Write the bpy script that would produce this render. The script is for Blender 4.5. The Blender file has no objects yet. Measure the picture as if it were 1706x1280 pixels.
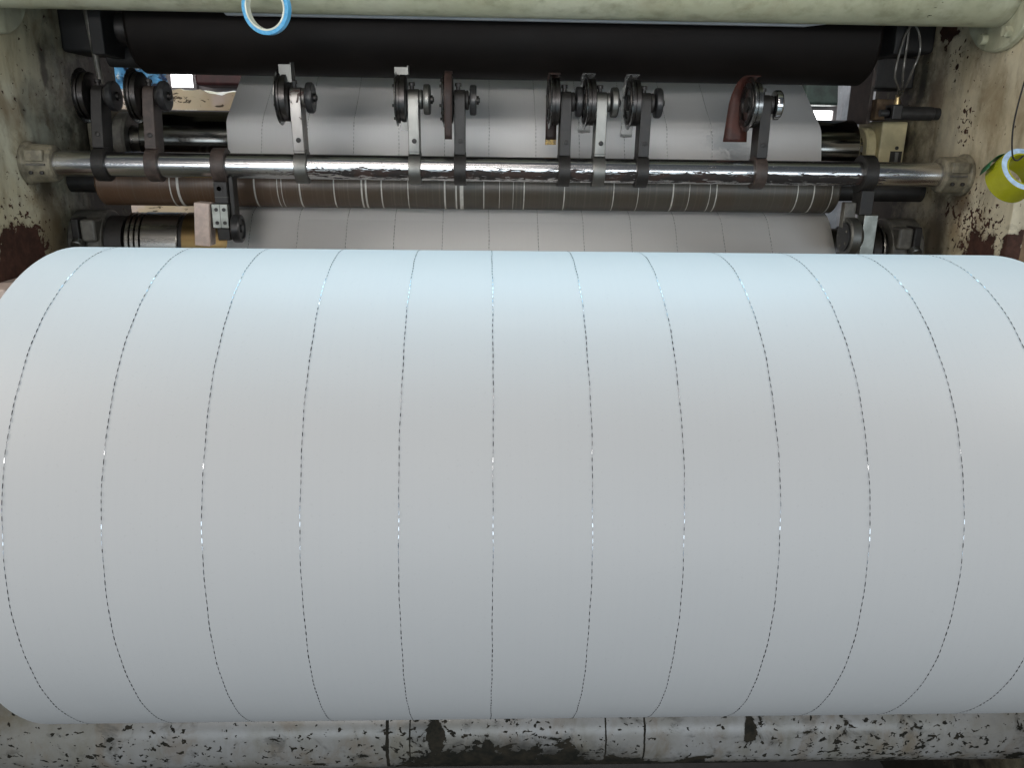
import bpy, bmesh, math, random
from mathutils import Vector, Matrix, noise as mnoise
R_ = math.radians
PI = math.pi
rnd = random.Random(7)
scene = bpy.context.scene
COL = scene.collection

# ------------------------------------------------------------------ camera
def setup_camera():
    f, yaw, roll, pitch = 1327.7, R_(2.1407), R_(0.8215), R_(17.0)
    sy, cy, st, ct = math.sin(yaw), math.cos(yaw), math.sin(pitch), math.cos(pitch)
    r = Vector((cy, -sy, 0)); F = Vector((sy*ct, cy*ct, -st)); u = Vector((sy*st, cy*st, ct))
    c, s = math.cos(roll), math.sin(roll)
    r2 = c*r + s*u; u2 = -s*r + c*u
    cam = bpy.data.cameras.new('camera'); o = bpy.data.objects.new('camera', cam); COL.objects.link(o)
    m = Matrix((r2, u2, -F)).transposed().to_4x4(); m.translation = Vector((0, -1.0566, 1.4133))
    o.matrix_world = m
    cam.sensor_width = 36.0; cam.lens = 36.0*f/1706.0
    cam.clip_start = 0.05; cam.clip_end = 100
    scene.camera = o
setup_camera()

# ------------------------------------------------------------------ light
world = bpy.data.worlds.new('World'); scene.world = world; world.use_nodes = True
bgn = world.node_tree.nodes['Background']
bgn.inputs['Color'].default_value = (0.72, 0.86, 1.0, 1); bgn.inputs['Strength'].default_value = 0.075

def area(name, loc, target, sx, sy, power, color):
    L = bpy.data.lights.new(name, 'AREA'); L.shape = 'RECTANGLE'; L.size = sx; L.size_y = sy
    L.energy = power; L.color = color
    o = bpy.data.objects.new(name, L); COL.objects.link(o)
    o.location = loc
    o.rotation_euler = (Vector(target)-Vector(loc)).to_track_quat('-Z', 'Y').to_euler()
    return o
area('skylight', (0.10, 1.35, 3.5), (0.05, 0.0, 1.0), 3.6, 0.6, 62, (0.48, 0.80, 1.0))
area('ceiling_lamp', (0.06, 0.47, 3.2), (0.05, 0.0, 1.0), 0.16, 0.12, 2.2, (0.85, 0.95, 1.0))
area('hall_lamp_row', (-1.6, -8.8, 6.0), (0.0, 0.3, 1.1), 3.2, 0.34, 128, (1.0, 0.94, 0.88))
area('lower_web_fill', (-0.35, -1.55, 3.4), (0.0, 0.4, 1.2), 1.4, 0.2, 4.0, (1.0, 0.92, 0.86))  # added fill, lifts the lower web; no known source
area('front_fill', (0.6, -8.5, 1.05), (0.0, 0.3, 1.2), 9.0, 2.0, 262, (0.82, 0.92, 1.0))  # broad unseen fill added in front, stands for ambient light
wl = area('web_fill', (-0.35, -1.75, 1.60), (0.05, 0.8, 1.66), 1.8, 0.14, 1.25, (1.0, 0.93, 0.88)); wl.data.spread = R_(34)  # added narrow fill that brightens the rear web
area('side_fill_a', (-3.4, -0.35, 2.4), (0.9, 0.45, 1.35), 0.8, 1.2, 48, (1.0, 0.94, 0.86))  # added fill for the inner face of the right plate
area('side_fill_b', (3.4, -0.35, 2.4), (-0.8, 0.45, 1.35), 0.8, 1.2, 36, (1.0, 0.97, 0.92))  # added fill for the inner face of the left plate
area('rear_fill', (0.0, 2.9, 3.5), (0.0, 2.6, 0.0), 2.5, 0.4, 45, (1.0, 0.95, 0.92))  # added fill that brightens the bale and far wall

vs = scene.view_settings
vs.view_transform = 'Standard'; vs.look = 'None'; vs.exposure = 0.0; vs.gamma = 1.0; vs.use_curve_mapping = False
scene.cycles.max_bounces = 8

# ------------------------------------------------------------------ node helper
class G:
    def __init__(s, name):
        s.m = bpy.data.materials.new(name); s.m.use_nodes = True; s.nt = s.m.node_tree
        s.b = s.nt.nodes['Principled BSDF']; s.pos = None
    def new(s, t): return s.nt.nodes.new(t)
    def put(s, sock, v):
        if isinstance(v, bpy.types.NodeSocket): s.nt.links.new(v, sock)
        elif isinstance(v, (tuple, list)):
            if len(v) == 3 and sock.type == 'RGBA': v = (*v, 1)
            sock.default_value = v
        else: sock.default_value = v
    def P(s):
        if s.pos is None: s.pos = s.new('ShaderNodeNewGeometry').outputs['Position']
        return s.pos
    def O(s): return s.new('ShaderNodeTexCoord').outputs['Object']
    def vm(s, op, a, b=(0,0,0)):
        n = s.new('ShaderNodeVectorMath'); n.operation = op; s.put(n.inputs[0], a); s.put(n.inputs[1], b)
        return n.outputs['Value'] if op in ('LENGTH', 'DISTANCE', 'DOT_PRODUCT') else n.outputs['Vector']
    def ma(s, op, a, b=0.0, clamp=False):
        n = s.new('ShaderNodeMath'); n.operation = op; n.use_clamp = clamp
        s.put(n.inputs[0], a); s.put(n.inputs[1], b); return n.outputs[0]
    def noise(s, vec, scale, detail=4, rough=0.55, dist=0.0):
        n = s.new('ShaderNodeTexNoise'); s.put(n.inputs['Vector'], vec); n.inputs['Scale'].default_value = scale
        n.inputs['Detail'].default_value = detail; n.inputs['Roughness'].default_value = rough
        n.inputs['Distortion'].default_value = dist
        return n.outputs['Fac']
    def step(s, v, a, b):
        n = s.new('ShaderNodeMapRange'); n.interpolation_type = 'SMOOTHSTEP'
        s.put(n.inputs['Value'], v); n.inputs['From Min'].default_value = a; n.inputs['From Max'].default_value = b
        return n.outputs['Result']
    def mix(s, f, a, b):
        n = s.new('ShaderNodeMix'); n.data_type = 'RGBA'
        s.put(n.inputs[0], f); s.put(n.inputs[6], a); s.put(n.inputs[7], b); return n.outputs[2]
    def mixf(s, f, a, b):
        n = s.new('ShaderNodeMix'); n.data_type = 'FLOAT'
        s.put(n.inputs[0], f); s.put(n.inputs[2], a); s.put(n.inputs[3], b); return n.outputs[0]
    def bump(s, h, strength=0.3, dist=0.001):
        n = s.new('ShaderNodeBump'); n.inputs['Strength'].default_value = strength; n.inputs['Distance'].default_value = dist
        s.put(n.inputs['Height'], h); s.nt.links.new(n.outputs['Normal'], s.b.inputs['Normal'])
    def out(s, col=None, rough=None, metal=None, spec=None):
        if col is not None: s.put(s.b.inputs['Base Color'], col)
        if rough is not None: s.put(s.b.inputs['Roughness'], rough)
        if metal is not None: s.put(s.b.inputs['Metallic'], metal)
        if spec is not None: s.put(s.b.inputs['Specular IOR Level'], spec)
        return s.m
    def xyz(s, v):
        n = s.new('ShaderNodeSeparateXYZ'); s.put(n.inputs[0], v); return n.outputs
    def patch(s, c, r, k=1.0):     # soft spot: k at the centre, 0 at distance r (r may be a vector)
        if not isinstance(r, (tuple, list)): r = (r, r, r)
        d = s.vm('LENGTH', s.vm('DIVIDE', s.vm('SUBTRACT', s.P(), c), r))
        return s.ma('MULTIPLY', s.ma('SUBTRACT', 1.0, d, True), k)
    def add(s, lst):
        v = lst[0]
        for w in lst[1:]: v = s.ma('ADD', v, w)
        return v

def mat_paper():
    g = G('paper')
    p = g.P()
    n = g.noise(p, 900, 3); n2 = g.noise(p, 9, 3)
    w1 = g.new('ShaderNodeTexNoise'); w1.noise_dimensions = '1D'; g.put(w1.inputs['W'], g.ma('MULTIPLY', g.xyz(p)[0], 34.0)); w1.inputs['Detail'].default_value = 5
    col = g.mix(n2, (0.795, 0.80, 0.795), (0.83, 0.825, 0.815))
    col = g.mix(g.ma('MULTIPLY', g.step(w1.outputs['Fac'], 0.35, 0.75), 0.16), col, (0.775, 0.775, 0.775))
    col = g.mix(g.ma('MULTIPLY', g.step(g.noise(p, 330, 2, 0.5), 0.66, 0.72), 0.35), col, (0.72, 0.72, 0.71))
    big = g.noise(g.vm('MULTIPLY', p, (1.0, 2.2, 2.2)), 7, 3, 0.5)
    g.bump(g.ma('ADD', g.ma('MULTIPLY', n, 0.02), big), 0.10, 0.004)
    return g.out(col, g.mixf(n2, 0.46, 0.54), 0.0, 0.4)
def mat_paper_edge():
    g = G('wound_paper_edge')
    x = g.xyz(g.P())
    rad = g.ma('SQRT', g.ma('ADD', g.ma('POWER', x[1], 2.0), g.ma('POWER', g.ma('SUBTRACT', x[2], 0.95), 2.0)))
    n = g.new('ShaderNodeTexNoise'); n.noise_dimensions = '1D'; g.put(n.inputs['W'], g.ma('MULTIPLY', rad, 300.0)); n.inputs['Detail'].default_value = 6
    return g.out(g.mix(n.outputs['Fac'], (0.5, 0.5, 0.48), (0.82, 0.82, 0.8)), 0.8)
def mat_metal(name, col, rough, col2=None, scale=(30,30,30), spots=None, spotcol=(0.03,0.02,0.015), thr=0.62):
    g = G(name)
    v = g.vm('MULTIPLY', g.O(), scale)
    n = g.noise(v, 1.0, 5)
    c = g.mix(g.step(n, 0.3, 0.7), col, col2 or tuple(0.7*k for k in col))
    r = g.mixf(n, rough*0.75, min(1, rough*1.35)); me = 1.0
    if spots:
        sp = g.step(g.noise(g.O(), spots, 4, 0.6, 0.6), thr, thr+0.04)
        c = g.mix(sp, c, spotcol); r = g.mixf(sp, r, 0.75); me = g.ma('SUBTRACT', 1.0, sp)
    g.bump(n, 0.1, 0.0005)
    return g.out(c, r, me)
def mat_paint(name, col, rough=0.5, var=0.25, scale=40, dust=None):
    g = G(name)
    n = g.noise(g.P(), scale, 6, 0.6)
    c = g.mix(g.step(n, 0.35, 0.65), tuple(k*(1-var) for k in col), tuple(min(1, k*(1+var)) for k in col))
    if dust:
        c = g.mix(g.ma('MULTIPLY', g.step(g.noise(g.P(), scale*0.35, 5, 0.65), 0.5, 0.75), 0.6), c, dust)
    g.bump(n, 0.15, 0.0006)
    return g.out(c, g.mixf(n, rough*0.8, min(1, rough*1.25)), 0.0)

def mat_chipped(name, base, base2, stains_and_shade, patches, speck, seed, chipcol=(0.045,0.024,0.018), rust=(0.085,0.04,0.03),
                chip_thr=0.70, speck_thr=0.675, grime=(0.16,0.13,0.075), grime_amt=0.5, lines=(), sx=(1,1,1), rough=0.42, spec=0.45, brown=0.0):
    """old oil paint: tone drift, brown grime, speckle chips, large bare patches"""
    g = G(name); p = g.vm('ADD', g.P(), (seed, seed*0.7, -seed)); ps = g.vm('MULTIPLY', p, sx)
    tone = g.noise(p, 5, 4, 0.6); fine = g.noise(ps, 60, 5, 0.6)
    col = g.mix(g.step(tone, 0.35, 0.65), base, base2)
    col = g.mix(g.ma('MULTIPLY', g.step(fine, 0.45, 0.8), 0.22), col, tuple(0.45*k for k in base))
    streak = g.noise(g.vm('MULTIPLY', p, (6, 9, 1.2)), 4, 5, 0.6)
    gr = g.ma('MULTIPLY', g.step(g.ma('ADD', g.ma('MULTIPLY', streak, 0.6), g.ma('MULTIPLY', g.noise(p, 11, 6, 0.65), 0.4)), 0.46, 0.68), grime_amt)
    col = g.mix(gr, col, grime)
    if brown: col = g.mix(g.ma('MULTIPLY', g.step(g.noise(g.vm('MULTIPLY', p, (1, 1, 0.55)), 13, 6, 0.68, 0.6), 0.48, 0.66), brown), col, (0.20, 0.125, 0.055))
    for (c, r, k, sc) in stains_and_shade:  # real stains, plus shade painted in as dark spots
        f = g.ma('MULTIPLY', g.step(g.ma('ADD', g.patch(c, r, 1.0), g.ma('MULTIPLY', g.ma('SUBTRACT', g.noise(p, 22, 5, 0.65), 0.5), 0.9)), 0.15, 0.75), k)
        col = g.mix(f, col, sc)
    # speckles
    s1 = g.noise(ps, 105, 3, 0.55, 0.4)
    sp = [s1] + [g.patch(c, r, k) for (c, r, k) in speck]
    m1 = g.step(g.add(sp), speck_thr, speck_thr+0.025)
    s2 = g.noise(ps, 26, 6, 0.62, 0.5)
    s2 = g.ma('ADD', g.ma('MULTIPLY', g.ma('SUBTRACT', s2, 0.5), 1.5), 0.5); chip_thr = 0.5+(chip_thr-0.5)*1.5
    pt = [s2] + [g.patch(c, r, k*1.3) for (c, r, k) in patches]
    fld = g.add(pt)
    m2 = g.step(fld, chip_thr, chip_thr+0.02)
    mm = g.ma('MAXIMUM', m1, m2)
    for (x0, w, zlo, zhi) in lines:
        xx = g.xyz(g.P())
        wob = g.ma('ADD', xx[0], g.ma('MULTIPLY', g.ma('SUBTRACT', g.noise(p, 60, 3), 0.5), 0.004))
        ln = g.ma('LESS_THAN', g.ma('ABSOLUTE', g.ma('SUBTRACT', wob, x0)), w)
        ln = g.ma('MULTIPLY', ln, g.ma('GREATER_THAN', xx[2], zlo)); ln = g.ma('MULTIPLY', ln, g.ma('LESS_THAN', xx[2], zhi))
        mm = g.ma('MAXIMUM', mm, ln)
    col = g.mix(g.ma('MULTIPLY', g.step(fld, chip_thr-0.16, chip_thr), 0.55), col, tuple(0.35*k for k in base2))
    cc = g.mix(g.step(g.noise(p, 45, 5, 0.7), 0.35, 0.7), chipcol, rust)
    col = g.mix(mm, col, cc)
    h = g.ma('ADD', g.ma('MULTIPLY', g.ma('SUBTRACT', 1.0, mm), 1.0), g.ma('MULTIPLY', fine, 0.25))
    g.bump(h, 0.5, 0.0012)
    return g.out(col, g.mixf(mm, rough, 0.8), 0.0, g.mixf(mm, spec, 0.2))

XL, XR = -0.868, 0.953
M = {}
M['paper'] = mat_paper(); M['edge'] = mat_paper_edge()
g = G('foil_thread'); M['foil'] = g.out((0.34, 0.36, 0.38), 0.22, 1.0)
g = G('buried_thread'); M['buried'] = g.out((0.60, 0.61, 0.62), 0.5, 0.0)
M['chrome'] = mat_metal('chrome', (0.62, 0.62, 0.62), 0.16, (0.5, 0.5, 0.5), (3, 60, 60))
M['chrome_dim'] = mat_metal('dull_chrome', (0.34, 0.33, 0.31), 0.26, (0.24, 0.23, 0.21), (4, 60, 60))
M['steel'] = mat_metal('steel', (0.23, 0.23, 0.215), 0.45, (0.165, 0.165, 0.155), (25, 25, 12), 70, (0.05, 0.035, 0.03), 0.66)
M['steel_rusty'] = mat_metal('spotted_steel', (0.31, 0.295, 0.28), 0.45, (0.24, 0.22, 0.205), (25, 25, 12), 38, (0.06, 0.035, 0.03), 0.60)
M['dark_steel'] = mat_metal('dark_steel', (0.085, 0.08, 0.078), 0.36, (0.05, 0.047, 0.045), (40, 40, 40))
M['blade'] = mat_metal('blade_steel', (0.32, 0.32, 0.31), 0.25, (0.2, 0.2, 0.2), (50, 50, 50))
M['black_iron'] = mat_paint('blackened_iron', (0.014, 0.0125, 0.0115), 0.5, 0.35, 60, (0.032, 0.027, 0.023))
M['soot'] = mat_paint('sooty_iron', (0.006, 0.006, 0.006), 0.7, 0.3, 60)
M['brown_iron'] = mat_paint('browned_iron', (0.055, 0.040, 0.034), 0.5, 0.3, 60, (0.03, 0.022, 0.02))
M['grey_iron'] = mat_paint('grey_cast_iron', (0.115, 0.11, 0.095), 0.45, 0.3, 50, (0.06, 0.05, 0.04))
M['knob'] = mat_paint('black_bakelite', (0.020, 0.020, 0.021), 0.35, 0.25, 80)
M['rubber'] = mat_paint('black_rubber', (0.0060, 0.0045, 0.0038), 0.6, 0.2, 12)
M['rubber'].node_tree.nodes['Principled BSDF'].inputs['Specular IOR Level'].default_value = 0.16
M['leather'] = mat_paint('red_brown_leather', (0.060, 0.017, 0.011), 0.55, 0.3, 45)
M['dark_leather'] = mat_paint('dark_brown_leather', (0.028, 0.014, 0.011), 0.6, 0.3, 45)
M['gold'] = mat_paint('yellow_foil', (0.35, 0.22, 0.03), 0.4, 0.6, 220)
M['pale_plate'] = mat_paint('pale_nylon', (0.62, 0.50, 0.44), 0.5, 0.12, 60, (0.35, 0.24, 0.2))
M['block'] = mat_metal('milled_block', (0.34, 0.35, 0.32), 0.42, (0.24, 0.25, 0.23), (40, 40, 40))
M['brass'] = mat_metal('brass', (0.55, 0.42, 0.22), 0.35, (0.4, 0.3, 0.15))
M['white_strip'] = mat_paint('grey_white_strip', (0.50, 0.52, 0.54), 0.5, 0.08, 20)
M['cream_block'] = mat_paint('cream_enamel', (0.52, 0.46, 0.27), 0.45, 0.12, 30, (0.32, 0.25, 0.12))
M['rust_box'] = mat_paint('rusted_box', (0.16, 0.105, 0.06), 0.7, 0.5, 28, (0.06, 0.035, 0.02))
M['hose'] = mat_paint('clear_grey_hose', (0.085, 0.08, 0.07), 0.25, 0.2, 40)
M['core'] = mat_paint('cardboard', (0.28, 0.19, 0.11), 0.8, 0.15, 60)
g = G('clear_film'); g.b.inputs['Transmission Weight'].default_value = 0.96; g.b.inputs['IOR'].default_value = 1.2
g.bump(g.noise(g.P(), 160, 4), 0.5, 0.002); M['film'] = g.out((0.86, 0.87, 0.86), 0.18)
g = G('blue_tape')
x_ = g.noise(g.O(), 160, 5, 0.7)
M['blue'] = g.out(g.mix(g.step(x_, 0.35, 0.7), (0.075, 0.36, 0.68), (0.18, 0.52, 0.80)), 0.38)
M['blue_outer'] = mat_paint('blue_tape_outer', (0.10, 0.42, 0.72), 0.3, 0.1, 40)
M['core_white'] = mat_paint('white_tape_core', (0.70, 0.72, 0.62), 0.6, 0.1, 60)
M['yellow'] = mat_paint('yellow_tape', (0.40, 0.40, 0.020), 0.25, 0.08, 30)
M['rim'] = mat_paint('pale_blue_tape_edge', (0.42, 0.58, 0.78), 0.45, 0.18, 90)
M['green'] = mat_paint('green_tape', (0.012, 0.10, 0.035), 0.35, 0.2, 30)
M['cord'] = mat_paint('black_cord', (0.02, 0.018, 0.016), 0.7, 0.2, 200)

# scored brown slitting roller
g = G('brown_roller'); xx = g.xyz(g.P())
band = g.new('ShaderNodeTexNoise'); band.noise_dimensions = '1D'; g.put(band.inputs['W'], g.ma('MULTIPLY', xx[0], 40.0)); band.inputs['Detail'].default_value = 6
low = g.new('ShaderNodeTexNoise'); low.noise_dimensions = '1D'; g.put(low.inputs['W'], g.ma('MULTIPLY', xx[0], 3.0))
c = g.mix(g.step(xx[0], -0.75, 0.05), (0.115, 0.063, 0.036), (0.080, 0.070, 0.054))
c = g.mix(g.ma('MULTIPLY', g.step(band.outputs['Fac'], 0.50, 0.75), 0.18), c, (0.26, 0.23, 0.18))
c = g.mix(g.ma('MULTIPLY', g.step(low.outputs['Fac'], 0.45, 0.65), 0.4), c, (0.08, 0.055, 0.035))
M['brown_roller'] = g.out(c, 0.40, 0.0, 0.6)
M['score'] = mat_paint('scored_ring', (0.62, 0.60, 0.55), 0.5, 0.12, 60)

# worn chrome of the knife shaft: flaked plating on the front, x from -0.45 to 0.78
g = G('flaked_chrome'); p = g.P(); xx = g.xyz(p)
st = g.noise(g.vm('MULTIPLY', p, (9, 55, 55)), 4.2, 6, 0.66, 0.7)
zone = g.ma('MULTIPLY', g.step(xx[0], -0.55, -0.15), g.ma('SUBTRACT', 1.0, g.step(xx[0], 0.74, 0.82)))
hz = g.ma('SUBTRACT', 1.0, g.ma('DIVIDE', g.ma('ABSOLUTE', g.ma('SUBTRACT', xx[2], 1.3490)), 0.016), True)
fl = g.step(g.ma('ADD', st, g.ma('MULTIPLY', g.ma('MULTIPLY', hz, zone), 0.36)), 0.655, 0.67)
rst = g.noise(p, 25, 4)
c = g.mix(g.noise(g.vm('MULTIPLY', p, (4, 90, 90)), 3, 4), (0.50, 0.50, 0.51), (0.70, 0.70, 0.70))
c = g.mix(fl, c, g.mix(g.step(rst, 0.45, 0.6), (0.020, 0.017, 0.016), (0.042, 0.024, 0.019)))
g.bump(g.ma('SUBTRACT', 1.0, fl), 0.4, 0.0006)
M['flaked'] = g.out(c, g.mixf(fl, g.mixf(g.noise(g.vm('MULTIPLY', p, (3, 120, 120)), 2, 3), 0.14, 0.32), 0.7), g.ma('SUBTRACT', 1.0, fl))

# chipped paint, one for each large painted casting
CREAM = (0.34, 0.33, 0.27); CREAM2 = (0.28, 0.26, 0.18)
DK = (0.030, 0.026, 0.018)
M['frame_l'] = mat_chipped('chipped_paint_plate_a', (0.62, 0.63, 0.51), (0.52, 0.48, 0.33),
    stains_and_shade=[((XL, 0.5, 0.0), (0.2, 1.6, 0.75), 0.97, (0.012, 0.011, 0.01)), ((XL, 0.60, 1.315), (0.2, 0.06, 0.05), 0.85, (0.045, 0.03, 0.015)), ((XL, 0.60, 1.20), (0.2, 0.10, 0.20), 0.75, (0.14, 0.10, 0.05)),  # first spot: shade low on the plate, painted into the colour
            ((XL, 0.56, 1.36), (0.2, 0.075, 0.07), 0.7, (0.09, 0.065, 0.035)), ((XL, 0.92, 1.36), (0.2, 0.40, 0.75), 0.98, (0.012, 0.011, 0.009)),  # last spot: grease and interior shade painted together
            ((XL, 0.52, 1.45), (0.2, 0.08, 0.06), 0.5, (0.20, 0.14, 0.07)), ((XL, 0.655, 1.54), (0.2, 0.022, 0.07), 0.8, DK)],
    patches=[((XL, 0.455, 1.19), (0.2, 0.13, 0.085), 0.62), ((XL, 0.53, 1.205), (0.2, 0.05, 0.05), 0.35), ((XL, 0.545, 1.604), (0.2, 0.018, 0.016), 0.5),
             ((XL, 0.44, 1.10), (0.2, 0.2, 0.1), 0.5)],
    speck=[((XL, 0.49, 1.28), (0.2, 0.12, 0.09), 0.10), ((XL, 0.50, 1.22), (0.2, 0.12, 0.06), 0.12), ((XL, 0.62, 1.56), (0.2, 0.06, 0.06), 0.03)], seed=3.1, brown=0.6)
M['frame_r'] = mat_chipped('chipped_paint_plate_b', (0.66, 0.60, 0.45), (0.58, 0.50, 0.34),
    stains_and_shade=[((XR, 0.5, 0.0), (0.2, 1.6, 0.75), 0.97, (0.012, 0.011, 0.01)), ((XR, 0.545, 1.31), (0.2, 0.06, 0.05), 0.8, (0.08, 0.05, 0.03)), ((XR, 0.62, 1.22), (0.2, 0.09, 0.16), 0.85, (0.06, 0.04, 0.025)),  # first spot: painted shade at the foot of the plate
            ((XR, 0.92, 1.34), (0.2, 0.36, 0.75), 0.96, (0.018, 0.015, 0.012)), ((XR, 0.70, 1.52), (0.2, 0.05, 0.16), 0.6, (0.20, 0.14, 0.10)),  # first spot: grease plus painted shade deep in the machine
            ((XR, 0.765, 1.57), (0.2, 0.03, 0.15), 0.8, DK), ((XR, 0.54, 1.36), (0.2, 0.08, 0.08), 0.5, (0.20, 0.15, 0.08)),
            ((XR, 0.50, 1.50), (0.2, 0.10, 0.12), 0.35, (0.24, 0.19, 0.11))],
    patches=[((XR, 0.455, 1.205), (0.2, 0.10, 0.075), 0.62), ((XR, 0.685, 1.645), (0.2, 0.07, 0.06), 0.46), ((XR, 0.56, 1.285), (0.2, 0.05, 0.05), 0.28),
             ((XR, 0.637, 1.567), (0.2, 0.010, 0.010), 0.5), ((XR, 0.638, 1.542), (0.2, 0.010, 0.012), 0.5), ((XR, 0.382, 1.22), (0.2, 0.02, 0.07), 0.30),
             ((XR, 0.45, 1.10), (0.2, 0.2, 0.1), 0.5)],
    speck=[((XR, 0.57, 1.45), (0.2, 0.045, 0.05), 0.17), ((XR, 0.585, 1.485), (0.2, 0.03, 0.03), 0.14), ((XR, 0.50, 1.30), (0.2, 0.13, 0.08), 0.13),
           ((XR, 0.64, 1.585), (0.2, 0.05, 0.05), 0.14), ((XR, 0.46, 1.25), (0.2, 0.12, 0.07), 0.16)], seed=9.4, brown=0.5)
M['tube_top'] = mat_chipped('aged_paint_top_tube', (0.52, 0.53, 0.40), (0.44, 0.45, 0.31), stains_and_shade=[], patches=[((-0.80, 0.44, 1.65), (0.05, 0.1, 0.02), 0.3), ((0.79, 0.44, 1.65), (0.06, 0.1, 0.03), 0.17)],
    speck=[((0.78, 0.44, 1.65), (0.08, 0.1, 0.05), 0.15)], seed=15.2, chipcol=(0.04, 0.04, 0.025), rust=(0.06, 0.055, 0.03), grime=(0.17, 0.17, 0.10), grime_amt=0.6, chip_thr=0.78, speck_thr=0.78, sx=(0.5, 1, 1), brown=0.2)
M['tube_bottom'] = mat_chipped('scuffed_paint_bottom_tube', (0.42, 0.415, 0.41), (0.33, 0.315, 0.28),
    stains_and_shade=[((0.06, 0.06, 0.395), (0.34, 0.3, 0.08), 0.96, (0.022, 0.02, 0.017)), ((0.0, 0.06, 0.355), (1.6, 0.2, 0.045), 0.85, (0.07, 0.06, 0.04)), ((-0.10, 0.06, 0.47), (0.05, 0.2, 0.03), 0.6, (0.05, 0.045, 0.035)), ((0.5, 0.06, 0.375), (0.6, 0.2, 0.035), 0.7, (0.12, 0.10, 0.06)), ((-0.4, 0.06, 0.385), (0.3, 0.2, 0.03), 0.5, (0.16, 0.14, 0.09))],
    patches=[((0.05, 0.06, 0.395), (0.24, 0.2, 0.065), 0.50), ((-0.05, 0.06, 0.385), (0.14, 0.2, 0.05), 0.3), ((0.30, 0.06, 0.38), (0.2, 0.2, 0.04), 0.25), ((-0.077, 0.06, 0.462), (0.018, 0.2, 0.04), 0.55), ((0.452, 0.06, 0.462), (0.012, 0.2, 0.03), 0.5), ((0.45, 0.06, 0.372), (0.55, 0.2, 0.03), 0.24), ((0.93, 0.06, 0.42), (0.05, 0.2, 0.1), 0.2),
             ((-0.27, 0.06, 0.40), (0.02, 0.2, 0.008), 0.5)],
    speck=[((0.0, 0.06, 0.43), (0.4, 0.3, 0.08), 0.12), ((0.7, 0.06, 0.42), (0.35, 0.3, 0.1), 0.13), ((-0.6, 0.06, 0.42), (0.4, 0.3, 0.1), 0.08)], seed=21.7,
    chipcol=(0.02, 0.02, 0.016), rust=(0.05, 0.042, 0.03), speck_thr=0.655, chip_thr=0.635, grime=(0.20, 0.18, 0.12), grime_amt=0.6, rough=0.3, spec=0.5, brown=0.4,
    lines=[(-0.159, 0.0028, 0.385, 0.6), (-0.121, 0.0012, 0.35, 0.6), (0.208, 0.0014, 0.35, 0.6), (0.274, 0.0016, 0.36, 0.6)], sx=(0.8, 1, 1))
M['floor'] = mat_paint('oily_concrete', (0.05, 0.05, 0.052), 0.7, 0.35, 6, (0.05, 0.045, 0.04))
M['wall'] = mat_paint('grey_plaster', (0.30, 0.27, 0.27), 0.8, 0.15, 4)
g = G('window_light'); g.b.inputs['Emission Color'].default_value = (1, 1, 1, 1); g.b.inputs['Emission Strength'].default_value = 7.0; M['glow'] = g.out((0.8, 0.8, 0.8), 0.3)
M['maroon'] = mat_paint('maroon_enamel', (0.055, 0.016, 0.016), 0.5, 0.4, 10)
M['dkgreen'] = mat_paint('dark_green_enamel', (0.035, 0.055, 0.045), 0.5, 0.4, 14)
M['wrap'] = mat_paint('grey_stretch_film', (0.42, 0.39, 0.39), 0.25, 0.25, 10)
g = G('waste_paper'); p = g.P()
c = g.mix(g.step(g.noise(p, 9, 3), 0.4, 0.6), (0.62, 0.50, 0.34), (0.70, 0.58, 0.52))
c = g.mix(g.step(g.noise(g.vm('MULTIPLY', p, (1, 1, 2.5)), 26, 5, 0.6, 1.2), 0.60, 0.64), c, (0.10, 0.07, 0.045)); M['waste'] = g.out(c, 0.8)
g = G('printed_blue_bag'); p = g.P(); n = g.noise(p, 22, 3, 0.6, 1.5)
c = g.mix(g.step(n, 0.42, 0.5), (0.010, 0.02, 0.06), (0.12, 0.36, 0.62)); c = g.mix(g.step(g.noise(p, 30, 4, 0.6, 1.0), 0.60, 0.66), c, (0.50, 0.58, 0.62)); M['bag'] = g.out(c, 0.3)

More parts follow.
